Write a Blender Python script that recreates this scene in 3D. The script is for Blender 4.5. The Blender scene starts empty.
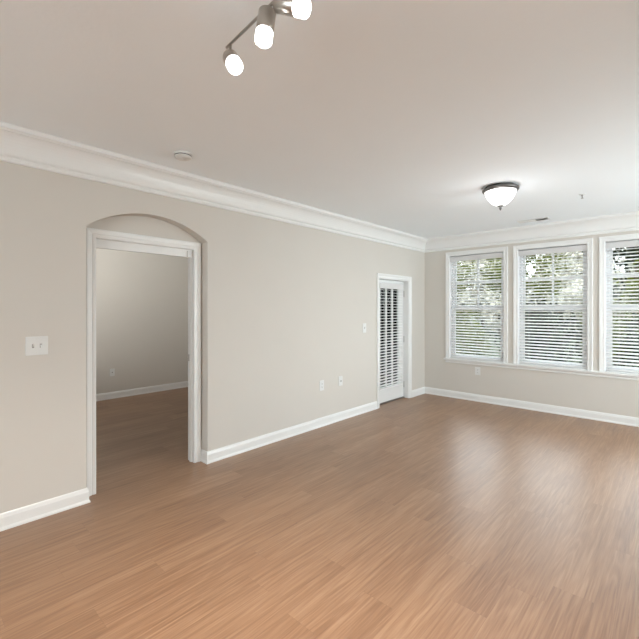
import bpy, math, random
from mathutils import Vector, Matrix
random.seed(7)
R = math.radians
sc = bpy.context.scene
col = sc.collection

# ------------------------------------------------------------------ camera, sky, lights, exposure
F_PX, H_CAM = 395.7, 1.47
cam_d = bpy.data.cameras.new('camera'); cam = bpy.data.objects.new('camera', cam_d); col.objects.link(cam)
cam_d.sensor_width = 36.0; cam_d.lens = F_PX / 639 * 36.0; cam_d.shift_y = -10.5 / 639
cam_d.clip_start = 0.05; cam_d.clip_end = 300
cam.location = (3.34, 0.0, H_CAM)
cam.rotation_euler = (R(90), 0, math.atan(364.5 / F_PX))
sc.camera = cam

world = bpy.data.worlds.new('sky'); sc.world = world; world.use_nodes = True
wn = world.node_tree; wn.nodes.clear()
wo = wn.nodes.new('ShaderNodeOutputWorld'); wb = wn.nodes.new('ShaderNodeBackground')
wr = wn.nodes.new('ShaderNodeValToRGB'); wt = wn.nodes.new('ShaderNodeTexCoord'); ws = wn.nodes.new('ShaderNodeSeparateXYZ')
wn.links.new(wt.outputs['Generated'], ws.inputs[0]); wn.links.new(ws.outputs['Z'], wr.inputs[0])
wr.color_ramp.elements[0].color = (0.97, 0.98, 1.0, 1); wr.color_ramp.elements[1].color = (0.80, 0.87, 1.0, 1)
wn.links.new(wr.outputs[0], wb.inputs[0]); wn.links.new(wb.outputs[0], wo.inputs[0])
wb.inputs[1].default_value = 5.6

def light(name, kind, loc, energy, color=(1, 1, 1), rot=(0, 0, 0), **kw):
    d = bpy.data.lights.new(name, kind); d.energy = energy; d.color = color
    for k, v in kw.items(): setattr(d, k, v)
    o = bpy.data.objects.new(name, d); o.location = loc; o.rotation_euler = rot; col.objects.link(o)
    return o
light('sun', 'SUN', (0, -20, 20), 6.0, (1.0, 0.93, 0.80), (R(24), 0, R(-12)), angle=R(2))
# fill lamp added behind the camera, set in a made-up rear window
light('rear_fill', 'AREA', (1.9, -3.40, 1.30), 34, (0.98, 0.985, 1.0), (R(97), 0, 0), shape='RECTANGLE', size=3.4, size_y=2.1)
# fill lamp added on the unseen right wall, in a made-up window
light('right_fill', 'AREA', (5.22, 4.6, 1.40), 56, (0.90, 0.97, 1.0), (R(84), 0, R(94)), shape='RECTANGLE', size=2.5, size_y=1.6, spread=R(125))
light('bedroom_fill', 'AREA', (-1.3, -0.85, 1.75), 40, (1.0, 0.97, 0.92), (R(98), 0, R(34)), shape='RECTANGLE', size=1.4, size_y=1.0, spread=R(75))  # added unseen fill aimed at the bedroom's far wall; no window there

vs = sc.view_settings
vs.view_transform = 'Standard'; vs.look = 'None'; vs.exposure = 0.0; vs.gamma = 1.0; vs.use_curve_mapping = False
sc.display_settings.display_device = 'sRGB'
cy = sc.cycles
cy.use_denoising = True; cy.max_bounces = 12; cy.diffuse_bounces = 8; cy.glossy_bounces = 5
cy.transmission_bounces = 8; cy.transparent_max_bounces = 12; cy.sample_clamp_indirect = 6.0
cy.caustics_reflective = False; cy.caustics_refractive = False

# ------------------------------------------------------------------ materials
def lin(r, g, b):
    f = lambda c: (c / 255 / 12.92) if c / 255 <= 0.04045 else ((c / 255 + 0.055) / 1.055) ** 2.4
    return (f(r), f(g), f(b), 1)
def mat(name, color, rough=0.5, metal=0.0, bump=None, emis=None, trans=None, vary=0.0, spec=None):
    m = bpy.data.materials.new(name); m.use_nodes = True; nt = m.node_tree; N = nt.nodes; L = nt.links
    b = N['Principled BSDF']; b.inputs['Base Color'].default_value = color
    b.inputs['Roughness'].default_value = rough; b.inputs['Metallic'].default_value = metal
    if spec is not None: b.inputs['Specular IOR Level'].default_value = spec
    tc = N.new('ShaderNodeTexCoord')
    if bump:
        sc_, st, dist = bump
        n = N.new('ShaderNodeTexNoise'); n.inputs['Scale'].default_value = sc_; n.inputs['Detail'].default_value = 5
        bp = N.new('ShaderNodeBump'); bp.inputs['Strength'].default_value = st; bp.inputs['Distance'].default_value = dist
        L.new(tc.outputs['Object'], n.inputs['Vector']); L.new(n.outputs['Fac'], bp.inputs['Height']); L.new(bp.outputs[0], b.inputs['Normal'])
    if vary:
        n2 = N.new('ShaderNodeTexNoise'); n2.inputs['Scale'].default_value = 3.0
        mr = N.new('ShaderNodeMapRange'); mr.inputs[3].default_value = 1 - vary; mr.inputs[4].default_value = 1 + vary
        hv = N.new('ShaderNodeHueSaturation'); hv.inputs['Color'].default_value = color
        L.new(tc.outputs['Object'], n2.inputs['Vector']); L.new(n2.outputs['Fac'], mr.inputs[0]); L.new(mr.outputs[0], hv.inputs['Value'])
        L.new(hv.outputs[0], b.inputs['Base Color'])
    if emis:
        b.inputs['Emission Color'].default_value = emis[0]; b.inputs['Emission Strength'].default_value = emis[1]
    if trans:
        t = N.new('ShaderNodeBsdfTranslucent'); t.inputs[0].default_value = color
        mx = N.new('ShaderNodeMixShader'); mx.inputs[0].default_value = trans
        L.new(b.outputs[0], mx.inputs[1]); L.new(t.outputs[0], mx.inputs[2]); L.new(mx.outputs[0], N['Material Output'].inputs[0])
    return m
M = {}
M['wall'] = mat('greige_wall_paint', (0.61, 0.59, 0.548, 1), 0.55, bump=(220, 0.08, 0.002), vary=0.015, spec=0.3)
M['ceiling'] = mat('textured_ceiling_paint', (0.84, 0.89, 0.92, 1), 0.8, bump=(34, 0.16, 0.006), vary=0.01, spec=0.2)
M['trim'] = mat('white_trim_paint', (0.76, 0.775, 0.77, 1), 0.32, bump=(60, 0.02, 0.001))
M['vinyl'] = mat('white_vinyl', (0.80, 0.815, 0.83, 1), 0.35, bump=(80, 0.02, 0.001))
M['slat'] = mat('white_blind_slat', (0.90, 0.90, 0.90, 1), 0.4, bump=(90, 0.02, 0.001), trans=0.45)
M['plate'] = mat('white_plastic', (0.71, 0.725, 0.715, 1), 0.3, bump=(120, 0.02, 0.0005))
M['dark'] = mat('dark_slot', (0.05, 0.05, 0.05, 1), 0.6, bump=(120, 0.02, 0.0005))
M['nickel'] = mat('brushed_nickel', (0.50, 0.475, 0.44, 1), 0.30, 1.0, bump=(160, 0.05, 0.0005))
M['bronze'] = mat('dark_brushed_metal', (0.16, 0.155, 0.15, 1), 0.35, 0.9, bump=(160, 0.05, 0.0005))
M['shade'] = mat('lit_frosted_glass', (0.95, 0.95, 0.93, 1), 0.3, bump=(30, 0.02, 0.001), emis=((1.0, 0.98, 0.96, 1), 6.0))
M['alabaster'] = mat('lit_alabaster_glass', (0.92, 0.92, 0.90, 1), 0.25, bump=(18, 0.03, 0.002), emis=((1.0, 0.975, 0.97, 1), 2.0))
M['grass'] = mat('mown_grass', (0.022, 0.032, 0.009, 1), 0.9, bump=(30, 0.6, 0.05), vary=0.35)
M['mulch'] = mat('brown_mulch', (0.30, 0.19, 0.13, 1), 0.9, bump=(20, 0.6, 0.05), vary=0.35)
M['patio'] = mat('patio_concrete', (0.62, 0.42, 0.32, 1), 0.8, bump=(12, 0.2, 0.01), vary=0.1)
M['bounce'] = mat('pale_bounce_concrete', (0.66, 0.65, 0.62, 1), 0.8, bump=(12, 0.2, 0.01), vary=0.06)  # pale so the added slab reflects light indoors
M['bark'] = mat('tree_bark', (0.10, 0.075, 0.055, 1), 0.9, bump=(14, 0.7, 0.03), vary=0.3)
M['leaf_dark'] = mat('dark_leaves', (0.010, 0.014, 0.005, 1), 0.85, bump=(9, 0.1, 0.01), trans=0.3, vary=0.5, spec=0.08)
M['leaf_light'] = mat('light_leaves', (0.085, 0.098, 0.014, 1), 0.85, bump=(9, 0.1, 0.01), trans=0.35, vary=0.5, spec=0.08)
M['leaf_hazed'] = mat('hazed_far_leaves', (0.47, 0.455, 0.39, 1), 0.85, bump=(9, 0.1, 0.01), trans=0.3, vary=0.4, spec=0.05)  # distance haze is mixed into this leaf colour
M['strike'] = mat('satin_hinge_metal', (0.35, 0.34, 0.33, 1), 0.35, 1.0, bump=(160, 0.05, 0.0005))

def glass_mat():
    m = bpy.data.materials.new('window_glass'); m.use_nodes = True; nt = m.node_tree; N = nt.nodes; L = nt.links
    N.clear(); o = N.new('ShaderNodeOutputMaterial'); t = N.new('ShaderNodeBsdfTransparent'); t.inputs[0].default_value = (0.93, 0.96, 0.95, 1)
    g = N.new('ShaderNodeBsdfGlossy'); g.inputs['Roughness'].default_value = 0.02
    fr = N.new('ShaderNodeFresnel'); fr.inputs[0].default_value = 1.22; mx = N.new('ShaderNodeMixShader')
    n = N.new('ShaderNodeTexNoise'); n.inputs['Scale'].default_value = 2.0
    bp = N.new('ShaderNodeBump'); bp.inputs['Strength'].default_value = 0.02; bp.inputs['Distance'].default_value = 0.002
    L.new(n.outputs['Fac'], bp.inputs['Height']); L.new(bp.outputs[0], g.inputs['Normal'])
    L.new(fr.outputs[0], mx.inputs[0]); L.new(t.outputs[0], mx.inputs[1]); L.new(g.outputs[0], mx.inputs[2]); L.new(mx.outputs[0], o.inputs[0])
    return m
M['glass'] = glass_mat()

def floor_mat():
    m = bpy.data.materials.new('oak_plank_floor'); m.use_nodes = True; nt = m.node_tree; N = nt.nodes; L = nt.links
    b = N['Principled BSDF']
    def mth(op, a, c=None, d=None):
        n = N.new('ShaderNodeMath'); n.operation = op
        for i, v in enumerate((a, c, d)):
            if v is None: continue
            if isinstance(v, (int, float)): n.inputs[i].default_value = v
            else: L.new(v, n.inputs[i])
        return n.outputs[0]
    def comb(x, y, z):
        n = N.new('ShaderNodeCombineXYZ')
        for i, v in enumerate((x, y, z)):
            if isinstance(v, (int, float)): n.inputs[i].default_value = v
            else: L.new(v, n.inputs[i])
        return n.outputs[0]
    tc = N.new('ShaderNodeTexCoord'); sp = N.new('ShaderNodeSeparateXYZ'); L.new(tc.outputs['Object'], sp.inputs[0])
    x, y = sp.outputs[0], sp.outputs[1]
    W, LEN = 0.18, 1.22
    u = mth('DIVIDE', mth('ADD', x, 20.03), W); row = mth('FLOOR', u); fu = mth('FRACT', u)
    wn1 = N.new('ShaderNodeTexWhiteNoise'); wn1.noise_dimensions = '1D'; L.new(row, wn1.inputs['W'])
    v = mth('ADD', mth('DIVIDE', mth('ADD', y, 20.0), LEN), mth('MULTIPLY', wn1.outputs['Value'], 7.0)); cl = mth('FLOOR', v); fv = mth('FRACT', v)
    wn2 = N.new('ShaderNodeTexWhiteNoise'); wn2.noise_dimensions = '2D'; L.new(comb(row, cl, 0), wn2.inputs['Vector'])
    rnd = wn2.outputs['Value']; sh = mth('MULTIPLY', rnd, 37.0)
    # long streaky grain
    n1 = N.new('ShaderNodeTexNoise'); n1.inputs['Scale'].default_value = 1.0; n1.inputs['Detail'].default_value = 7; n1.inputs['Roughness'].default_value = 0.62
    L.new(comb(mth('ADD', mth('MULTIPLY', x, 58.0), sh), mth('MULTIPLY', y, 1.7), sh), n1.inputs['Vector'])
    # fine pores
    n2 = N.new('ShaderNodeTexNoise'); n2.inputs['Scale'].default_value = 1.0; n2.inputs['Detail'].default_value = 4
    L.new(comb(mth('MULTIPLY', x, 190.0), mth('MULTIPLY', y, 7.0), sh), n2.inputs['Vector'])
    # cathedral arches: contour lines of a soft noise stretched along the plank
    n3 = N.new('ShaderNodeTexNoise'); n3.inputs['Scale'].default_value = 1.0; n3.inputs['Detail'].default_value = 1.5
    L.new(comb(mth('ADD', mth('MULTIPLY', x, 9.0), sh), mth('MULTIPLY', y, 0.55), sh), n3.inputs['Vector'])
    rings = mth('MULTIPLY', mth('ADD', mth('SINE', mth('MULTIPLY', n3.outputs['Fac'], 95.0)), 1.0), 0.5)
    rings = mth('POWER', rings, 2.0)
    # broad tone
    n4 = N.new('ShaderNodeTexNoise'); n4.inputs['Scale'].default_value = 1.0; n4.inputs['Detail'].default_value = 2
    L.new(comb(mth('MULTIPLY', x, 5.0), mth('MULTIPLY', y, 0.8), sh), n4.inputs['Vector'])
    f = mth('ADD', mth('MULTIPLY', n1.outputs['Fac'], 0.46), mth('MULTIPLY', rings, 0.05))
    f = mth('ADD', f, mth('MULTIPLY', n2.outputs['Fac'], 0.16)); f = mth('ADD', f, mth('MULTIPLY', n4.outputs['Fac'], 0.18))
    f = mth('ADD', f, mth('MULTIPLY', rnd, 0.06)); f = mth('ADD', f, 0.14)
    cr = N.new('ShaderNodeValToRGB'); e = cr.color_ramp.elements
    e[0].position = 0.40; e[0].color = FLOOR_C[0]
    e[1].position = 0.80; e[1].color = FLOOR_C[2]
    k = cr.color_ramp.elements.new(0.60); k.color = FLOOR_C[1]
    L.new(f, cr.inputs[0])
    # seams
    s1 = mth('LESS_THAN', mth('MINIMUM', fu, mth('SUBTRACT', 1.0, fu)), 0.0042)
    s2 = mth('LESS_THAN', mth('MINIMUM', fv, mth('SUBTRACT', 1.0, fv)), 0.0007)
    seam = mth('MAXIMUM', s1, s2)
    mx = N.new('ShaderNodeMix'); mx.data_type = 'RGBA'; L.new(mth('MULTIPLY', seam, 0.28), mx.inputs['Factor'])
    L.new(cr.outputs[0], mx.inputs['A']); mx.inputs['B'].default_value = (0.10, 0.06, 0.04, 1)
    L.new(mx.outputs['Result'], b.inputs['Base Color'])
    b.inputs['Roughness'].default_value = 0.36; b.inputs['Specular IOR Level'].default_value = 0.85
    ro = mth('ADD', mth('MULTIPLY', n1.outputs['Fac'], 0.12), 0.30); L.new(ro, b.inputs['Roughness'])
    bp = N.new('ShaderNodeBump'); bp.inputs['Strength'].default_value = 0.10; bp.inputs['Distance'].default_value = 0.002
    L.new(mth('SUBTRACT', n1.outputs['Fac'], seam), bp.inputs['Height']); L.new(bp.outputs[0], b.inputs['Normal'])
    return m
FLOOR_C = [(0.15, 0.069, 0.031, 1), (0.285, 0.160, 0.088, 1), (0.425, 0.270, 0.165, 1)]
M['floor'] = floor_mat()

# ------------------------------------------------------------------ mesh helpers (world coordinates)
class MB:
    def __init__(s): s.v = []; s.f = []; s.sm = []
    def add(s, vs_, fs, smooth=False):
        n = len(s.v); s.v += [Vector(p) for p in vs_]; s.f += [tuple(i + n for i in f) for f in fs]; s.sm += [smooth] * len(fs); return s
    def box(s, x0, x1, y0, y1, z0, z1):
        return s.add([(x0, y0, z0), (x1, y0, z0), (x1, y1, z0), (x0, y1, z0), (x0, y0, z1), (x1, y0, z1), (x1, y1, z1), (x0, y1, z1)],
                     [(0, 3, 2, 1), (4, 5, 6, 7), (0, 1, 5, 4), (1, 2, 6, 5), (2, 3, 7, 6), (3, 0, 4, 7)])
    def prism(s, poly, fn, a, b):
        """poly: 2D points; fn(u, v, w) -> world point; extruded over w from a to b"""
        n = len(poly)
        vs_ = [fn(u, v, a) for u, v in poly] + [fn(u, v, b) for u, v in poly]
        return s.add(vs_, [tuple(range(n)), tuple(reversed(range(n, 2 * n)))] + [(i, i + n, (i + 1) % n + n, (i + 1) % n) for i in range(n)])
    def tube(s, pts, r, n=12, cap=True):
        rings = []; pts = [Vector(p) for p in pts]
        for i, p in enumerate(pts):
            d = (pts[min(i + 1, len(pts) - 1)] - pts[max(i - 1, 0)]).normalized()
            a = d.orthogonal().normalized() if i == 0 else (a - d * a.dot(d)).normalized()
            c = d.cross(a); rr = r[i] if isinstance(r, (list, tuple)) else r
            rings.append([p + (a * math.cos(2 * math.pi * k / n) + c * math.sin(2 * math.pi * k / n)) * rr for k in range(n)])
        vs_ = [q for rg in rings for q in rg]; fs = []
        for i in range(len(rings) - 1):
            for k in range(n): fs.append((i * n + k, i * n + (k + 1) % n, (i + 1) * n + (k + 1) % n, (i + 1) * n + k))
        s.add(vs_, fs, True)
        if cap:
            s.add(rings[0], [tuple(reversed(range(n)))]); s.add(rings[-1], [tuple(range(n))])
        return s
    def lathe(s, origin, axis, prof, n=40, smooth=True):
        """prof: (radius, distance along axis)"""
        o = Vector(origin); d = Vector(axis).normalized(); a = d.orthogonal().normalized(); c = d.cross(a); vs_ = []
        for r, h in prof:
            for k in range(n): t = 2 * math.pi * k / n; vs_.append(o + d * h + (a * math.cos(t) + c * math.sin(t)) * r)
        fs = [(i * n + k, i * n + (k + 1) % n, (i + 1) * n + (k + 1) % n, (i + 1) * n + k) for i in range(len(prof) - 1) for k in range(n)]
        return s.add(vs_, fs, smooth)
    def build(s, name, m, parent=None, loc=None, bevel=0.0, solid=0.0):
        base = Vector(loc) if loc is not None else (WL(parent) if parent else Vector((0, 0, 0)))
        me = bpy.data.meshes.new(name); me.from_pydata([p - base for p in s.v], [], s.f); me.validate()
        me.polygons.foreach_set('use_smooth', s.sm[:len(me.polygons)] if len(me.polygons) == len(s.sm) else [False] * len(me.polygons))
        me.materials.append(m); me.update()
        import bmesh
        bm = bmesh.new(); bm.from_mesh(me); bmesh.ops.remove_doubles(bm, verts=bm.verts, dist=1e-5) if any(s.sm) else None
        bmesh.ops.recalc_face_normals(bm, faces=bm.faces); bm.to_mesh(me); bm.free()
        o = bpy.data.objects.new(name, me); col.objects.link(o)
        if parent:
            o.parent = parent; o.location = base - WL(parent)
        else: o.location = base
        if bevel:
            b = o.modifiers.new('bevel', 'BEVEL'); b.width = bevel; b.segments = 2; b.limit_method = 'ANGLE'
        if solid:
            b = o.modifiers.new('solid', 'SOLIDIFY'); b.thickness = solid; b.offset = 0
        return o
def WL(o):
    l = Vector(o.location)
    while o.parent: o = o.parent; l = l + Vector(o.location)
    return l
def empty(name, loc):
    o = bpy.data.objects.new(name, None); o.location = loc; o.empty_display_size = 0.1; col.objects.link(o); return o
def tag(o, label=None, cat=None, group=None, kind=None):
    if label: o['label'] = label
    if cat: o['category'] = cat
    if group: o['group'] = group
    if kind: o['kind'] = kind
    return o
def struct(o, label=None, cat=None): return tag(o, label, cat, None, 'structure')
YZ = lambda u, v, w: (w, u, v)      # polygon in (y,z), extruded along x
XZ = lambda u, v, w: (u, w, v)      # polygon in (x,z), extruded along y
def yz_box(mb, y0, y1, z0, z1, x0, x1): return mb.box(x0, x1, y0, y1, z0, z1)

# ------------------------------------------------------------------ dimensions
XR, YB, YF, HC = 5.3, 6.34, -3.5, 2.675
REC = 0.11                                   # depth of the arched recess
BX0, BY0, BY1 = -3.56, -1.1, 4.35            # bedroom
AY0, AY1, ASP, APK = 1.012, 2.052, 2.107, 2.275  # arched recess: sides, spring height, peak
D1Y0, D1Y1, D1Z = 1.112, 1.968, 2.035        # bedroom door clear opening
FY0, FY1, FZ = 4.935, 5.805, 1.938           # patio door opening
WZ0, WZ1 = 0.650, 2.352                      # windows
WX = [(0.455, 1.315), (1.520, 2.385), (2.580, 3.445)]
FD = 0.205                                    # total wall thickness

# ------------------------------------------------------------------ structure
struct(MB().box(BX0 - 0.1, XR + 0.1, YF - 0.1, YB + 0.1, -0.12, 0.0).build('floor', M['floor']), 'brown oak plank floor running through both rooms', 'floor')
struct(MB().box(-0.25, XR + 0.1, YF - 0.1, YB + 0.2, HC, HC + 0.15).box(BX0 - 0.1, -0.25, YF - 0.1, BY1 + 0.1, HC, HC + 0.15).build('ceiling', M['ceiling']), 'off-white lightly textured ceiling', 'ceiling')

w = MB()                                     # left wall: front layer with the arch, rear layer with the doorway
arcN = 28
half = (AY1 - AY0) / 2; rise = APK - ASP; rad = (half * half + rise * rise) / (2 * rise); yc = (AY0 + AY1) / 2; zc = APK - rad
arc = []
for i in range(arcN + 1):
    y = AY0 + (AY1 - AY0) * i / arcN; arc.append((y, zc + math.sqrt(rad * rad - (y - yc) ** 2)))
w.box(-REC, 0, YF, AY0, 0, HC)
for i in range(arcN):
    (ya, za), (yb, zb) = arc[i], arc[i + 1]
    w.prism([(ya, za), (yb, zb), (yb, HC), (ya, HC)], YZ, -REC, 0)
w.box(-REC, 0, AY1, FY0, 0, HC); w.box(-REC, 0, FY0, FY1, FZ, HC); w.box(-REC, 0, FY1, YB, 0, HC)
w.box(-FD, -REC, YF, D1Y0 - 0.018, 0, HC); w.box(-FD, -REC, D1Y0 - 0.018, D1Y1 + 0.018, D1Z + 0.018, HC); w.box(-FD, -REC, D1Y1 + 0.018, FY0, 0, HC)
w.box(-FD, -REC, FY0, FY1, FZ, HC); w.box(-FD, -REC, FY1, YB + 0.2, 0, HC)
struct(w.build('wall_left', M['wall']), 'long greige left wall with arched door recess', 'wall')

w = MB(); xs = [0.0] + [v for p in WX for v in p] + [XR]
for i in range(0, len(xs), 2): w.box(xs[i], xs[i + 1], YB, YB + 0.2, 0, HC)
for a, b in WX: w.box(a, b, YB, YB + 0.2, 0, WZ0); w.box(a, b, YB, YB + 0.2, WZ1, HC)
struct(w.build('wall_back', M['wall']), 'greige wall with three windows', 'wall')
w = MB(); w.box(XR, XR + 0.1, YF, 3.10, 0, HC); w.box(XR, XR + 0.1, 5.95, YB, 0, HC); w.box(XR, XR + 0.1, 3.10, 5.95, 0, 0.55); w.box(XR, XR + 0.1, 3.10, 5.95, 2.35, HC)
struct(w.build('wall_right', M['wall']))
wf = struct(empty('window_5', (XR, 4.5, 0.55)))  # invented window, added to house the right fill lamp
w = MB(); w.box(XR + 0.02, XR + 0.08, 3.10, 3.17, 0.55, 2.35); w.box(XR + 0.02, XR + 0.08, 5.88, 5.95, 0.55, 2.35); w.box(XR + 0.02, XR + 0.08, 3.17, 5.88, 0.55, 0.62); w.box(XR + 0.02, XR + 0.08, 3.17, 5.88, 2.28, 2.35); w.box(XR + 0.02, XR + 0.08, 4.50, 4.56, 0.62, 2.28)
w.build('window_frame', M['vinyl'], wf); MB().box(XR + 0.048, XR + 0.052, 3.17, 5.88, 0.62, 2.28).build('pane', M['glass'], wf)
w = MB()
w.box(-0.0, 1.45, YF - 0.1, YF, 0, HC); w.box(4.95, XR, YF - 0.1, YF, 0, HC); w.box(1.45, 4.95, YF - 0.1, YF, 0, 0.25); w.box(1.45, 4.95, YF - 0.1, YF, 2.45, HC)
struct(w.build('wall_front', M['wall']))
wf = struct(empty('window_4', (3.2, YF, 0.25)))  # invented window, added to house the rear fill lamp
w = MB(); w.box(1.45, 1.52, YF - 0.08, YF - 0.02, 0.25, 2.45); w.box(4.88, 4.95, YF - 0.08, YF - 0.02, 0.25, 2.45); w.box(1.52, 4.88, YF - 0.08, YF - 0.02, 0.25, 0.32); w.box(1.52, 4.88, YF - 0.08, YF - 0.02, 2.38, 2.45); w.box(3.17, 3.23, YF - 0.08, YF - 0.02, 0.32, 2.38)
w.build('window_frame', M['vinyl'], wf); MB().box(1.52, 4.88, YF - 0.052, YF - 0.048, 0.32, 2.38).build('pane', M['glass'], wf)
# bedroom shell
struct(MB().box(BX0 - 0.1, BX0, BY0, BY1, 0, HC).build('wall_bedroom_back', M['wall']), 'greige bedroom wall seen through the doorway', 'wall')
struct(MB().box(BX0 - 0.1, -FD, BY1, BY1 + 0.1, 0, HC).build('wall_bedroom_right', M['wall']))
struct(MB().box(BX0 - 0.1, -FD, BY0 - 0.1, BY0, 0, HC).build('wall_bedroom_left', M['wall']))

# crown moulding all round, mitred at the corners
crown = [(0.0, 2.455), (0.012, 2.455), (0.016, 2.462), (0.016, 2.478), (0.010, 2.486), (0.010, 2.492), (0.020, 2.500)]
for i in range(9):
    t = i / 8 * math.pi / 2; crown.append((0.024 + 0.072 * (1 - math.cos(t)), 2.510 + 0.125 * math.sin(t)))
crown += [(0.100, 2.642), (0.112, 2.646), (0.112, HC), (0.0, HC)]
w = MB(); vv = []; n = len(crown)
for o_, z in crown: vv += [(o_, YF + o_, z), (XR - o_, YF + o_, z), (XR - o_, YB - o_, z), (o_, YB - o_, z)]
w.add(vv, [(i * 4 + k, i * 4 + (k + 1) % 4, ((i + 1) % n) * 4 + (k + 1) % 4, ((i + 1) % n) * 4 + k) for i in range(n) for k in range(4)])
struct(w.build('trim_1', M['trim']), 'white crown moulding round the ceiling', 'trim')

base_prof = [(0, 0), (0.021, 0), (0.021, 0.010), (0.016, 0.020), (0.014, 0.024), (0.014, 0.082), (0.011, 0.092), (0.008, 0.104), (0.004, 0.110), (0, 0.111)]
def base_y(mb, x, sgn, y0, y1, m0=0, m1=0):
    n = len(base_prof)
    vs_ = [(x + sgn * o_, y0 + m0 * o_, z) for o_, z in base_prof] + [(x + sgn * o_, y1 + m1 * o_, z) for o_, z in base_prof]
    mb.add(vs_, [tuple(range(n)), tuple(reversed(range(n, 2 * n)))] + [(i, i + n, (i + 1) % n + n, (i + 1) % n) for i in range(n)])
def base_x(mb, y, sgn, x0, x1, m0=0, m1=0):
    n = len(base_prof)
    vs_ = [(x0 + m0 * o_, y + sgn * o_, z) for o_, z in base_prof] + [(x1 + m1 * o_, y + sgn * o_, z) for o_, z in base_prof]
    mb.add(vs_, [tuple(range(n)), tuple(reversed(range(n, 2 * n)))] + [(i, i + n, (i + 1) % n + n, (i + 1) % n) for i in range(n)])
w = MB()
base_y(w, 0, 1, YF, AY0, 1, 1); base_x(w, AY0, 1, -REC + 0.002, 0, 0, 1)
base_y(w, 0, 1, AY1, FY0 - 0.067, -1, 0); base_x(w, AY1, -1, -REC + 0.002, 0, 0, 1)
base_y(w, 0, 1, FY1 + 0.067, YB, 0, -1)
struct(w.build('baseboard_left', M['trim']), 'white baseboard along the left wall', 'baseboard')
w = MB(); base_x(w, YB, -1, 0, XR, 1, -1); struct(w.build('baseboard_back', M['trim']), 'white baseboard under the three windows', 'baseboard')
w = MB(); base_y(w, XR, -1, YF, YB, 1, -1); struct(w.build('baseboard_right', M['trim']))
w = MB(); base_x(w, YF, 1, 0, XR, 1, -1); struct(w.build('baseboard_front', M['trim']))
w = MB(); base_y(w, BX0, 1, BY0, BY1, 1, -1); struct(w.build('baseboard_bedroom_back', M['trim']), 'white baseboard in the bedroom', 'baseboard')
w = MB(); base_x(w, BY1, -1, BX0, -FD, 1, 0); struct(w.build('baseboard_bedroom_right', M['trim']))

# ------------------------------------------------------------------ moulded casing (mitred U or ring) on a plane
cas_prof = [(0.0, 0.0), (0.0, 0.009), (0.006, 0.013), (0.020, 0.013), (0.026, 0.010), (0.030, 0.014), (0.052, 0.019), (0.061, 0.019), (0.064, 0.015), (0.064, 0.0)]
def casing(mb, a0, a1, z0, z1, fn, ring=False, wd=1.0):
    """(a, z) opening; profile = (outwards, proud of wall); fn(a, z, proud) -> world"""
    rows = []
    for o_, p in cas_prof:
        o_ *= wd
        if ring: rows.append([fn(a0 - o_, z0 - o_, p), fn(a0 - o_, z1 + o_, p), fn(a1 + o_, z1 + o_, p), fn(a1 + o_, z0 - o_, p)])
        else: rows.append([fn(a0 - o_, z0, p), fn(a0 - o_, z1 + o_, p), fn(a1 + o_, z1 + o_, p), fn(a1 + o_, z0, p)])
    n = len(rows); vs_ = [q for r in rows for q in r]; fs = []
    for i in range(n):
        j = (i + 1) % n
        for k in range(4 if ring else 3): fs.append((i * 4 + k, i * 4 + (k + 1) % 4, j * 4 + (k + 1) % 4, j * 4 + k))
    if not ring: fs += [tuple(i * 4 for i in range(n)), tuple(reversed([i * 4 + 3 for i in range(n)]))]
    mb.add(vs_, fs)

# ------------------------------------------------------------------ bedroom doorway (door swung open into the bedroom)
d1 = struct(empty('door_1', (-REC, yc, 0)), 'white cased bedroom doorway in the arched recess', 'door')
w = MB(); casing(w, D1Y0, D1Y1, 0, D1Z, lambda a, z, p: (-REC + p, a, z), wd=1.13); casing(w, D1Y0, D1Y1, 0, D1Z, lambda a, z, p: (-FD - p, a, z)); w.build('door_casing', M['trim'], d1)
w = MB()
w.box(-FD, -REC, D1Y0 - 0.018, D1Y0, 0, D1Z + 0.018); w.box(-FD, -REC, D1Y1, D1Y1 + 0.018, 0, D1Z + 0.018); w.box(-FD, -REC, D1Y0, D1Y1, D1Z, D1Z + 0.018)
w.build('door_jamb', M['trim'], d1)
w = MB(); sx0, sx1 = -FD + 0.035, -FD + 0.062
w.box(sx0, sx1, D1Y0, D1Y0 + 0.011, 0, D1Z); w.box(sx0, sx1, D1Y1 - 0.011, D1Y1, 0, D1Z); w.box(sx0, sx1, D1Y0 + 0.011, D1Y1 - 0.011, D1Z - 0.070, D1Z)
w.build('door_stop', M['trim'], d1)
w = MB(); w.box(sx1, sx1 + 0.022, D1Y1 - 0.052, D1Y1 - 0.014, D1Z - 0.072, D1Z - 0.012); w.build('door_catch', M['plate'], d1, bevel=0.003)
w = MB(); w.box(-FD - 0.85, -FD - 0.012, D1Y0 - 0.030, D1Y0 + 0.004, 0.012, D1Z - 0.004)
leaf = w.build('door_leaf', M['trim'], d1, bevel=0.002)
w = MB()
for z0, z1 in ((0.22, 0.95), (1.08, 1.90)):
    for a, b in ((-FD - 0.74, -FD - 0.46), (-FD - 0.40, -FD - 0.12)): w.box(a, b, D1Y0 + 0.004, D1Y0 + 0.008, z0, z1)
w.build('door_panels', M['trim'], leaf, bevel=0.003)
for z in (0.24, 1.02, 1.80):
    w = MB(); w.tube([(-FD - 0.006, D1Y0 + 0.006, z - 0.045), (-FD - 0.006, D1Y0 + 0.006, z + 0.045)], 0.006, 10)
    w.box(-FD, -FD + 0.035, D1Y0, D1Y0 + 0.002, z - 0.045, z + 0.045); tag(w.build('hinge', M['strike'], d1), 'satin metal hinge')
w = MB(); w.box(-FD + 0.004, -FD + 0.034, D1Y1 - 0.0025, D1Y1, 0.965, 1.03); tag(w.build('strike_plate', M['strike'], d1), 'dark metal strike plate')

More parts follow.
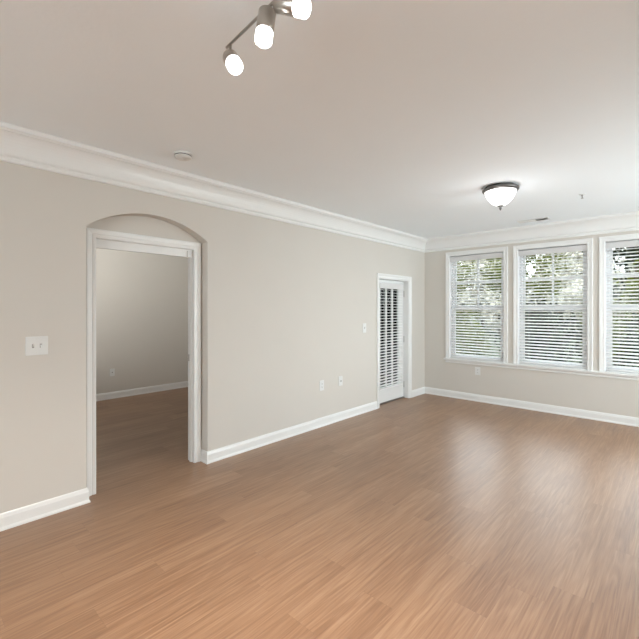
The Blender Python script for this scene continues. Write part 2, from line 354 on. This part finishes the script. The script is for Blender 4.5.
# ------------------------------------------------------------------ blinds
SL_W, SL_P = 0.050, 0.0445
def blind(name, fn, a0, a1, zt, zb, label, cat, origin, group, TILT=R(-19)):
    """fn(a, depth, z): depth 0 at the room-side face, growing outwards"""
    root = tag(empty(name, origin), label, cat, group)
    def bx(mb, a, b, d0, d1_, z0, z1):
        pts = [fn(a, d0, z0), fn(b, d0, z0), fn(b, d1_, z0), fn(a, d1_, z0), fn(a, d0, z1), fn(b, d0, z1), fn(b, d1_, z1), fn(a, d1_, z1)]
        mb.add(pts, [(0, 3, 2, 1), (4, 5, 6, 7), (0, 1, 5, 4), (1, 2, 6, 5), (2, 3, 7, 6), (3, 0, 4, 7)])
    w = MB(); bx(w, a0, a1, 0.012, 0.056, zt - 0.045, zt); w.build('headrail', M['slat'], root)
    w = MB(); bx(w, a0 - 0.001, a1 + 0.001, 0.0, 0.010, zt - 0.084, zt - 0.004); bx(w, a0 - 0.001, a1 + 0.001, -0.003, 0.0, zt - 0.016, zt - 0.008); bx(w, a0 - 0.001, a1 + 0.001, -0.003, 0.0, zt - 0.080, zt - 0.072)
    w.build('valance', M['slat'], root)
    w = MB(); dc = 0.034; z = zt - 0.084 - 0.018; ca, sa = math.cos(TILT), math.sin(TILT)
    while z > zb + 0.030:
        lo = []; hi = []
        for i in range(5):
            t = (i / 4 - 0.5) * SL_W; crown_ = 0.0020 * (1 - (2 * i / 4 - 1) ** 2)
            lo.append((dc + t * ca, z - t * sa + crown_ - 0.0013)); hi.append((dc + t * ca, z - t * sa + crown_ + 0.0013))
        w.prism(lo + hi[::-1], lambda u, v, q: fn(q, u, v), a0 + 0.003, a1 - 0.003)
        z -= SL_P
    w.build('slats', M['slat'], root)
    w = MB(); bx(w, a0 + 0.003, a1 - 0.003, dc - 0.026, dc + 0.026, zb, zb + 0.019); w.build('bottom_rail', M['slat'], root, bevel=0.003)
    for k, t in enumerate((0.16, 0.84)):
        a = a0 + (a1 - a0) * t; w = MB()
        for d in (dc - 0.0235, dc + 0.0235): w.tube([fn(a, d, zt - 0.05), fn(a, d, zb + 0.01)], 0.0007, 5)
        w.build('ladder_cord', M['slat'], root)
    return root

# ------------------------------------------------------------------ windows
for i, (a, b) in enumerate(WX):
    wr_ = struct(empty('window_%d' % (i + 1), ((a + b) / 2, YB, WZ0)), ['white double-hung window nearest the left corner', 'middle white double-hung window', 'right white double-hung window cut by the picture edge'][i], 'window')
    w = MB(); casing(w, a, b, WZ0, WZ1, lambda q, z, p: (q, YB - p * 0.75, z)); w.build('window_casing', M['trim'], wr_)
    y0, y1 = YB + 0.068, YB + 0.15; fw = 0.035
    w = MB()
    w.box(a, a + 0.004, YB, YB + 0.2, WZ0, WZ1); w.box(b - 0.004, b, YB, YB + 0.2, WZ0, WZ1); w.box(a + 0.004, b - 0.004, YB, YB + 0.2, WZ1 - 0.004, WZ1); w.box(a + 0.004, b - 0.004, YB + 0.001, YB + 0.2, WZ0, WZ0 + 0.004)
    w.box(a + 0.004, a + fw, y0, y1, WZ0 + 0.012, WZ1 - 0.012); w.box(b - fw, b - 0.004, y0, y1, WZ0 + 0.012, WZ1 - 0.012)
    w.box(a + fw, b - fw, y0, y1, WZ1 - fw, WZ1 - 0.012); w.box(a + fw, b - fw, y0, y1, WZ0 + 0.012, WZ0 + 0.020)
    w.build('window_frame', M['vinyl'], wr_)
    A, B = a + fw, b - fw; zm = 1.465; s = 0.032
    # upper sash (outer track) with a cross muntin
    uy0, uy1 = YB + 0.112, YB + 0.142; w = MB(); zt = WZ1 - fw
    w.box(A, A + s, uy0, uy1, zm, zt); w.box(B - s, B, uy0, uy1, zm, zt); w.box(A + s, B - s, uy0, uy1, zt - s, zt); w.box(A + s, B - s, uy0, uy1, zm, zm + 0.065)
    us = w.build('upper_sash', M['vinyl'], wr_)
    mx_, mz = (A + B) / 2, (zm + 0.065 + zt - s) / 2
    w = MB(); w.box(mx_ - 0.013, mx_ + 0.013, uy0 + 0.003, uy1 - 0.003, zm + 0.065, zt - s); w.box(A + s, B - s, uy0 + 0.0035, uy1 - 0.0035, mz - 0.011, mz + 0.011)
    w.build('muntin', M['vinyl'], us)
    MB().box(A + s, B - s, uy0 + 0.013, uy0 + 0.017, zm + 0.065, zt - s).build('pane', M['glass'], us)
    ly0, ly1 = YB + 0.078, YB + 0.108; zb = WZ0 + 0.020; w = MB(); zu = zm + 0.035
    w.box(A, A + s, ly0, ly1, zb, zu); w.box(B - s, B, ly0, ly1, zb, zu); w.box(A + s, B - s, ly0, ly1, zb, zb + 0.032); w.box(A + s, B - s, ly0, ly1, zu - 0.048, zu)
    ls = w.build('lower_sash', M['vinyl'], wr_)
    MB().box(A + s, B - s, ly0 + 0.013, ly0 + 0.017, zb + 0.032, zu - 0.048).build('pane', M['glass'], ls)
# stool and apron shared by the three windows
w = MB()
x0, x1 = WX[0][0] - 0.085, WX[2][1] + 0.085
w.box(x0, x1, YB - 0.045, YB, WZ0 - 0.026, WZ0 - 0.001)
for a, b in WX: w.box(a + 0.0125, b - 0.0125, YB, YB + 0.085, WZ0 - 0.02, WZ0 + 0.0115)
struct(w.build('trim_2', M['trim'], bevel=0.004), 'white window stool under all three windows', 'trim')
w = MB(); w.prism([(YB, 0.575), (YB - 0.010, 0.575), (YB - 0.014, 0.585), (YB - 0.012, 0.600), (YB - 0.019, 0.612), (YB - 0.019, WZ0 - 0.026), (YB, WZ0 - 0.026)], lambda u, v, q: (q, u, v), x0 + 0.02, x1 - 0.02)
struct(w.build('trim_3', M['trim']), 'white apron moulding below the window stool', 'trim')

bl_lab = ['white slat blind in the window nearest the room corner', 'white slat blind in the middle of the three windows', 'white slat blind in the right window, cut by the picture edge']
for i, (a, b) in enumerate(WX):
    blind('window_blind', lambda q, d, z: (q, YB + 0.001 + d, z), a + 0.0065, b - 0.0065, WZ1 - 0.014, WZ0 + 0.020, bl_lab[i], 'blind', ((a + b) / 2, YB + 0.04, WZ1 - 0.014), 'blinds in the three windows')

# ------------------------------------------------------------------ patio door in the left wall
d2 = struct(empty('door_2', (-0.1, (FY0 + FY1) / 2, 0)), 'white glazed patio door by the room corner', 'door')
w = MB(); casing(w, FY0, FY1, 0, FZ, lambda a, z, p: (p, a, z)); w.build('door_casing', M['trim'], d2)
w = MB(); w.box(-FD, 0, FY0, FY0 + 0.012, 0, FZ); w.box(-FD, 0, FY1 - 0.012, FY1, 0, FZ); w.box(-FD, 0, FY0 + 0.012, FY1 - 0.012, FZ - 0.012, FZ)
w.box(-0.150, -0.136, FY0 + 0.012, FY0 + 0.024, 0.02, FZ - 0.012); w.box(-0.150, -0.136, FY1 - 0.024, FY1 - 0.012, 0.02, FZ - 0.012); w.build('door_jamb', M['trim'], d2)
w = MB(); w.box(-FD, -0.075, FY0 + 0.012, FY1 - 0.012, 0.0, 0.018); tag(w.build('threshold', M['strike'], d2, bevel=0.003), 'metal threshold')
S0, S1, SZ0, SZ1 = FY0 + 0.016, FY1 - 0.022, 0.022, FZ - 0.016
G0, G1, GZ0, GZ1 = 5.105, 5.640, 0.255, 1.800; X0, X1 = -0.134, -0.090
w = MB(); w.box(X0, X1, S0, G0, SZ0, SZ1); w.box(X0, X1, G1, S1, SZ0, SZ1); w.box(X0, X1, G0, G1, SZ0, GZ0); w.box(X0, X1, G0, G1, GZ1, SZ1)
sl = w.build('door_leaf', M['trim'], d2)
w = MB()
for k in (1, 2): y = G0 + (G1 - G0) * k / 3; w.box(X0 + 0.008, X1 - 0.004, y - 0.011, y + 0.011, GZ0, GZ1)
w.build('muntin', M['trim'], sl)
MB().box(-0.114, -0.110, G0, G1, GZ0, GZ1).build('pane', M['glass'], sl)
for z in (0.22, 0.97, 1.72):
    w = MB(); w.tube([(-0.084, FY1 - 0.017, z - 0.05), (-0.084, FY1 - 0.017, z + 0.05)], 0.005, 10); tag(w.build('hinge', M['strike'], d2), 'satin metal hinge')
blind('door_blind', lambda q, d, z: (-0.026 - d, q, z), 5.010, 5.675, 1.868, 0.238, 'narrow white slat blind mounted on the glazed patio door', 'blind', (-0.06, 5.34, 1.868), None, R(-6))

# ------------------------------------------------------------------ wall plates
def plate(name, label, cat, c, n, u, wd, ht, kind, group=None):
    """c centre on wall, n wall normal, u horizontal direction"""
    c, n, u = Vector(c), Vector(n), Vector(u); z = Vector((0, 0, 1))
    root = tag(empty(name, c), label, cat, group)
    def bx(mb, a0, a1, z0, z1, p0, p1):
        pts = [c + u * a + z * q + n * p for p in (p0, p1) for (a, q) in ((a0, z0), (a1, z0), (a1, z1), (a0, z1))]
        mb.add(pts, [(0, 3, 2, 1), (4, 5, 6, 7), (0, 1, 5, 4), (1, 2, 6, 5), (2, 3, 7, 6), (3, 0, 4, 7)])
    w = MB(); bx(w, -wd / 2, wd / 2, -ht / 2, ht / 2, 0, 0.006); w.build('cover_plate', M['plate'], root, bevel=0.003)
    if kind == 'toggle':
        for s_ in ([-0.023, 0.023] if wd > 0.1 else [0]):
            w = MB(); bx(w, s_ - 0.006, s_ + 0.006, -0.014, 0.014, 0.006, 0.0075); sl_ = w.build('toggle_slot', M['strike'], root); tag(sl_, 'grey toggle slot')
            w = MB(); up = 1 if s_ <= 0 else -1
            pts = [c + u * (s_ + a) + z * (q) + n * p for (a, q, p) in ((-.0045, -.005, .0075), (.0045, -.005, .0075), (.0045, .007, .0075), (-.0045, .007, .0075), (-.0035, up * .010 - .003, .019), (.0035, up * .010 - .003, .019), (.0035, up * .010 + .003, .019), (-.0035, up * .010 + .003, .019))]
            w.add(pts, [(0, 3, 2, 1), (4, 5, 6, 7), (0, 1, 5, 4), (1, 2, 6, 5), (2, 3, 7, 6), (3, 0, 4, 7)]); w.build('toggle', M['plate'], root)
    if kind == 'outlet':
        for q in (-0.021, 0.021):
            w = MB(); bx(w, -0.017, 0.017, q - 0.0145, q + 0.0145, 0.006, 0.0085); so = w.build('socket', M['plate'], root, bevel=0.002)
            w = MB(); bx(w, -0.008, -0.005, q - 0.002, q + 0.007, 0.0085, 0.0090); bx(w, 0.005, 0.008, q - 0.002, q + 0.007, 0.0085, 0.0090); bx(w, -0.0025, 0.0025, q - 0.010, q - 0.005, 0.0085, 0.0090)
            tag(w.build('slots', M['dark'], so), 'dark socket slots')
    if kind == 'jack':
        w = MB(); w.lathe(c + n * 0.006, n, [(0.009, 0), (0.009, 0.004), (0.005, 0.004), (0.005, 0.012), (0.0, 0.012)], 16); tag(w.build('jack', M['strike'], root), 'metal cable jack')
    for q in (ht * 0.37, -ht * 0.37) if kind != 'outlet' else (0.0,):
        w = MB(); w.lathe(c + n * 0.006 + z * q, n, [(0.0035, 0), (0.003, 0.0015), (0, 0.0015)], 12); w.build('screw', M['plate'], root)
    return root
WN, WU = (1, 0, 0), (0, 1, 0)
plate('light_switch', 'double toggle switch plate on the left wall before the bedroom doorway', 'light switch', (0, 0.698, 1.212), WN, WU, 0.134, 0.130, 'toggle')
plate('light_switch', 'narrow single switch plate on the wall beside the glazed patio door', 'light switch', (0, 4.565, 1.200), WN, WU, 0.080, 0.132, 'toggle')
plate('wall_outlet', 'white outlet on the long left wall, nearer the bedroom doorway of the pair', 'outlet', (0, 3.665, 0.512), WN, WU, 0.080, 0.128, 'outlet', 'low wall plates on the left wall')
plate('cable_outlet', 'greige cable plate low on the left wall, nearer the patio door of the pair', 'outlet', (0, 4.035, 0.520), WN, WU, 0.078, 0.126, 'jack', 'low wall plates on the left wall')
plate('wall_outlet', 'white outlet below the stool of the window nearest the corner', 'outlet', (0.925, YB, 0.482), (0, -1, 0), (1, 0, 0), 0.085, 0.126, 'outlet')
plate('wall_outlet', 'small white outlet low on the bedroom wall, seen through the doorway', 'outlet', (BX0, 2.47, 0.43), WN, WU, 0.078, 0.122, 'jack')

# ------------------------------------------------------------------ ceiling fixtures
def ceil_thing(name, label, cat, x, y): return tag(empty(name, (x, y, HC)), label, cat)
DN = (0, 0, -1)
# flush dome light
cx_, cy_ = 2.008, 4.08
t = ceil_thing('ceiling_light', 'lit flush dome light with dark metal ring and finial on the ceiling', 'ceiling light', cx_, cy_)
o = (cx_, cy_, HC)
pan = MB().lathe(o, DN, [(0.0, 0.0), (0.140, 0.0), (0.146, 0.010), (0.156, 0.014), (0.166, 0.022), (0.169, 0.034), (0.165, 0.040), (0.158, 0.041), (0.153, 0.050), (0.146, 0.050), (0.140, 0.040), (0, 0.040)], 56).build('metal_ring', M['bronze'], t)
gl = [(0.144, 0.046), (0.141, 0.060), (0.132, 0.085), (0.118, 0.112), (0.100, 0.138), (0.078, 0.160), (0.054, 0.177), (0.028, 0.187), (0.0, 0.190)]
MB().lathe(o, DN, gl, 56).build('glass_bowl', M['alabaster'], t)
MB().lathe(o, DN, [(0, 0.184), (0.030, 0.186), (0.031, 0.191), (0.014, 0.198), (0.009, 0.204), (0.013, 0.212), (0.010, 0.222), (0.004, 0.232), (0, 0.236)], 24).build('finial', M['bronze'], t)
l = light('dome_lamp', 'POINT', (cx_, cy_, HC - 0.30), 5, (0.97, 0.98, 1.0), shadow_soft_size=0.14); l.parent = t; l.location = (0, 0, -0.50)

# smoke detector
t = ceil_thing('smoke_detector', 'round white smoke detector on the ceiling near the crown moulding', 'smoke detector', 0.475, 1.545)
o = (0.475, 1.545, HC)
MB().lathe(o, DN, [(0.0, 0), (0.068, 0), (0.070, 0.004), (0.070, 0.012), (0.066, 0.014)], 40).build('base_plate', M['plate'], t)
MB().lathe(o, DN, [(0.060, 0.013), (0.060, 0.019), (0.064, 0.021), (0.062, 0.030), (0.050, 0.038), (0.022, 0.041), (0.020, 0.039), (0, 0.039)], 40).build('housing', M['plate'], t)
MB().lathe(o, DN, [(0.061, 0.0135), (0.0615, 0.0185)], 40).build('vent_ring', M['dark'], t)['label'] = 'dark vent ring'

# ceiling vent
t = ceil_thing('ceiling_vent', 'white slotted air vent in the ceiling above the windows', 'vent', 1.84, 5.91)
w = MB(); vx, vy = 1.84, 5.91; a, b = 0.19, 0.075
w.box(vx - a, vx + a, vy - b, vy - b + 0.02, HC - 0.007, HC); w.box(vx - a, vx + a, vy + b - 0.02, vy + b, HC - 0.007, HC); w.box(vx - a, vx - a + 0.02, vy - b + 0.02, vy + b - 0.02, HC - 0.007, HC); w.box(vx + a - 0.02, vx + a, vy - b + 0.02, vy + b - 0.02, HC - 0.007, HC)
w.build('vent_frame', M['plate'], t, bevel=0.002)
MB().box(vx + 0.03, vx + a - 0.02, vy - b + 0.02, vy + b - 0.02, HC - 0.0012, HC - 0.0002).build('duct_opening', M['dark'], t)
MB().box(vx - a + 0.02, vx + 0.03, vy - b + 0.02, vy + b - 0.02, HC - 0.0045, HC - 0.0002).build('damper_panel', M['plate'], t)
w = MB()
for k in range(6):
    y = vy - b + 0.030 + k * 0.018
    w.prism([(-0.007, -0.008), (-0.006, -0.008), (0.006, -0.0015), (0.005, -0.0015)], lambda u, v, q, y=y: (q, y + (u if True else 0), HC + v), vx + 0.03, vx + a - 0.02)
w.build('louvres', M['plate'], t)

# fire sprinkler
t = ceil_thing('fire_sprinkler', 'tiny pendent fire sprinkler on the ceiling right of the dome light', 'sprinkler', 2.553, 4.93)
o = (2.553, 4.93, HC)
MB().lathe(o, DN, [(0, 0), (0.030, 0), (0.029, 0.003), (0.014, 0.006), (0, 0.006)], 24).build('escutcheon', M['plate'], t)
w = MB().lathe(o, DN, [(0.008, 0.005), (0.008, 0.016), (0.005, 0.017), (0.003, 0.040), (0, 0.040)], 16); w.lathe(o, DN, [(0, 0.040), (0.013, 0.040), (0.013, 0.042), (0, 0.042)], 20); w.build('sprinkler_head', M['strike'], t)

# track light
RZ = 2.585
rail_y = lambda x: 0.974 - (x - 1.90) * 0.086
RY = rail_y(2.33)
t = tag(empty('track_light', (2.33, RY, HC)), 'brushed nickel track light with glowing glass heads on the near ceiling', 'track light')
w = MB(); w.tube([(1.905, rail_y(1.905), RZ), (2.80, rail_y(2.80), RZ)], 0.0058, 12); w.build('rail', M['nickel'], t)
w = MB().lathe((2.345, RY, HC), DN, [(0, 0), (0.065, 0), (0.065, 0.022), (0.060, 0.026), (0, 0.026)], 36); w.tube([(2.345, RY, HC - 0.02), (2.345, RY, RZ)], 0.007, 12); w.build('canopy', M['nickel'], t)
heads = [(1.935, (0.665, -0.275, -0.70)), (2.205, (0.028, -0.179, -0.983)), (2.262, (0.841, 0.326, -0.42)), (2.70, (0.1, 0.3, -0.95))]
for k, (p, d) in enumerate(heads):
    p = Vector((p, rail_y(p), RZ)); d = Vector(d).normalized()
    j = p + Vector((0, 0, -0.056 if k == 0 else -0.012)); top = j + d * 0.004
    w = MB().lathe(top, d, [(0, 0), (0.030, 0), (0.0325, 0.003), (0.0325, 0.084), (0.031, 0.086), (0.0, 0.086)], 32)
    hd = w.build('lamp_head', M['nickel'], t, loc=top)
    w = MB().tube([p + Vector((0, 0, -0.004)), j], 0.006, 12); w.lathe(j - d * 0.003, d, [(0, 0), (0.011, 0), (0.011, 0.008), (0, 0.008)], 16); w.build('swivel_joint', M['nickel'], hd)
    w = MB().lathe(top, d, [(0.0310, 0.080), (0.0318, 0.084), (0.0318, 0.121), (0.029, 0.126), (0.012, 0.1265), (0, 0.1265)], 32); w.build('glass_shade', M['shade'], hd)
    l = light('head_lamp', 'SPOT', top + d * 0.14, (90, 275, 22, 10)[k], (1.0, 0.89, 0.78), spot_size=R(128), spot_blend=1.0, shadow_soft_size=0.03)
    l.rotation_euler = d.to_track_quat('-Z', 'Y').to_euler(); l.parent = t; l.location = top + d * 0.14 - WL(t)

# ------------------------------------------------------------------ outdoors
struct(MB().box(-160, 120, YB + 0.2, 280, -0.32, -0.16).build('ground', M['grass']), 'grass beyond the windows', 'ground')
struct(MB().box(-40, BX0 - 0.1, -20, YB + 0.2, -0.32, -0.16).build('ground_side', M['grass']))
struct(MB().box(-3.5, XR + 1, YB + 0.2, 9.2, -0.16, -0.10).build('bounce_slab', M['bounce']))  # unseen slab added to bounce light through the blinds onto the ceiling
struct(MB().box(BX0 - 0.1, -FD, BY1 + 0.1, YB + 0.2, -0.16, -0.05).build('patio', M['patio']))

def leaves(mb, c, rx, rz, n, size):
    c = Vector(c)
    cl = []
    for _ in range(max(6, n // 90)):
        while True:
            q = Vector((random.uniform(-1, 1), random.uniform(-1, 1), random.uniform(-1, 1)))
            if 0.25 < q.length < 1: break
        cl.append(q)
    for _ in range(n):
        q = random.choice(cl) * 0.85 + Vector((random.gauss(0, .18), random.gauss(0, .18), random.gauss(0, .18)))
        if q.length > 1: q = q / q.length * random.uniform(.8, 1)
        p = c + Vector((q.x * rx, q.y * rx, q.z * rz))
        d = Vector((random.gauss(0, 1), random.gauss(0, 1), random.gauss(0, .6))).normalized(); e = d.orthogonal().normalized()
        a = random.uniform(0, 6.28); e = (e * math.cos(a) + d.cross(e) * math.sin(a)); s_ = size * random.uniform(.6, 1.3)
        g = d.cross(e)
        mb.add([p - e * s_, p + g * s_ * .38, p + e * s_, p - g * s_ * .38], [(0, 1, 2, 3)])
def tree(x, y, h, r, leaf, lab, group, low=0.4, n=2200, ls=0.13):
    t = tag(empty('tree', (x, y, -0.16)), lab, 'tree', group)
    w = MB(); lean = random.uniform(-.2, .2)
    w.tube([(x, y, -0.2), (x + lean * .4, y, h * .35), (x + lean, y, h * .75)], [0.13, 0.10, 0.04], 9)
    for k in range(5):
        a = k * 1.3 + random.random(); z0 = h * (low + .05 * k)
        w.tube([(x + lean * .5, y, z0), (x + math.cos(a) * r * .35, y + math.sin(a) * r * .35, z0 + h * .12), (x + math.cos(a) * r * .7, y + math.sin(a) * r * .7, z0 + h * .22)], [0.05, 0.03, 0.012], 6)
    w.build('trunk', M['bark'], t)
    w = MB(); leaves(w, (x + lean * .7, y, h * (low + 1) / 2), r, h * (1 - low) / 2, n, ls); w.build('crown', leaf, t)
def shrub(x, y, h, r, leaf, lab, group, n=1500, ls=0.075):
    t = tag(empty('shrub', (x, y, -0.16)), lab, 'shrub', group)
    w = MB()
    for k in range(5):
        a = k * 1.256; w.tube([(x, y, -0.18), (x + math.cos(a) * r * .3, y + math.sin(a) * r * .3, h * .4), (x + math.cos(a) * r * .5, y + math.sin(a) * r * .5, h * .75)], [0.02, 0.014, 0.006], 6)
    w.build('stems', M['bark'], t)
    w = MB(); leaves(w, (x, y, h * .45), r, h * .58, n, ls); w.build('foliage', leaf, t)
dk, lt = M['leaf_dark'], M['leaf_light']
for x, y, h, r, m_ in [(-4.6, 12.6, 1.9, .95, lt), (-3.4, 10.3, 1.6, .95, dk), (-2.4, 12.6, 1.9, .95, dk), (-1.2, 10.3, 1.6, .95, lt), (-0.1, 12.6, 1.9, .95, dk), (1.0, 10.3, 1.6, .95, dk), (2.1, 12.6, 1.9, .95, lt), (3.2, 10.3, 1.6, .95, dk)]:
    shrub(x, y, h, r, m_, 'dark green leafy shrub outside, behind the window slats' if m_ is dk else 'yellow-green leafy shrub outside, behind the window slats', 'dark shrubs beyond the windows' if m_ is dk else 'yellow-green shrubs beyond the windows')
for x, y, h, r, m_, low in [(-11, 18, 4.2, 2.0, dk, .35), (-7.5, 22.5, 5.6, 2.2, lt, .3), (-2.4, 21, 5.2, 2.0, lt, .3), (2.0, 21, 5.4, 2.1, dk, .3), (3.3, 15.8, 4.2, 1.7, lt, .25)]:
    tree(x, y, h, r, m_, 'dark leafy tree on the grass beyond the windows' if m_ is dk else 'light green leafy tree on the grass beyond the windows', 'dark trees beyond the windows' if m_ is dk else 'light green trees beyond the windows', low)
for x, y in [(-29.5, 36), (-22.8, 34), (-16, 36), (-9.2, 34), (-2.6, 36), (4.2, 34), (-26, 47), (-19.2, 46), (-12.4, 47), (-5.6, 46), (1.2, 47), (8, 46)]:
    tree(x, y, 8.2 if y < 40 else 10.5, 2.95, M['leaf_hazed'], 'haze-pale full tree far across the grass', 'pale trees far beyond the windows', .03, 2100, .36)
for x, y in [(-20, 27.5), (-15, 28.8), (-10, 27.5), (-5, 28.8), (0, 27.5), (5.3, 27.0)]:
    shrub(x, y, 3.6, 2.45, M['leaf_hazed'], 'wide haze-pale bush across the grass in front of the far trees', 'wide pale bushes across the grass', 2200, .26)
for x, y, h, r, m_ in [(-5.4, 8.9, 1.8, .95, dk), (-6.6, 11.4, 2.1, 1.0, lt), (-7.9, 9.2, 1.8, .95, dk), (-9.0, 12.6, 2.1, 1.1, dk)]:
    shrub(x, y, h, r, m_, 'tall dark shrub outside the glazed patio door' if m_ is dk else 'tall yellow-green shrub outside the glazed patio door', 'tall shrubs outside the patio door' if m_ is dk else None, 1800)
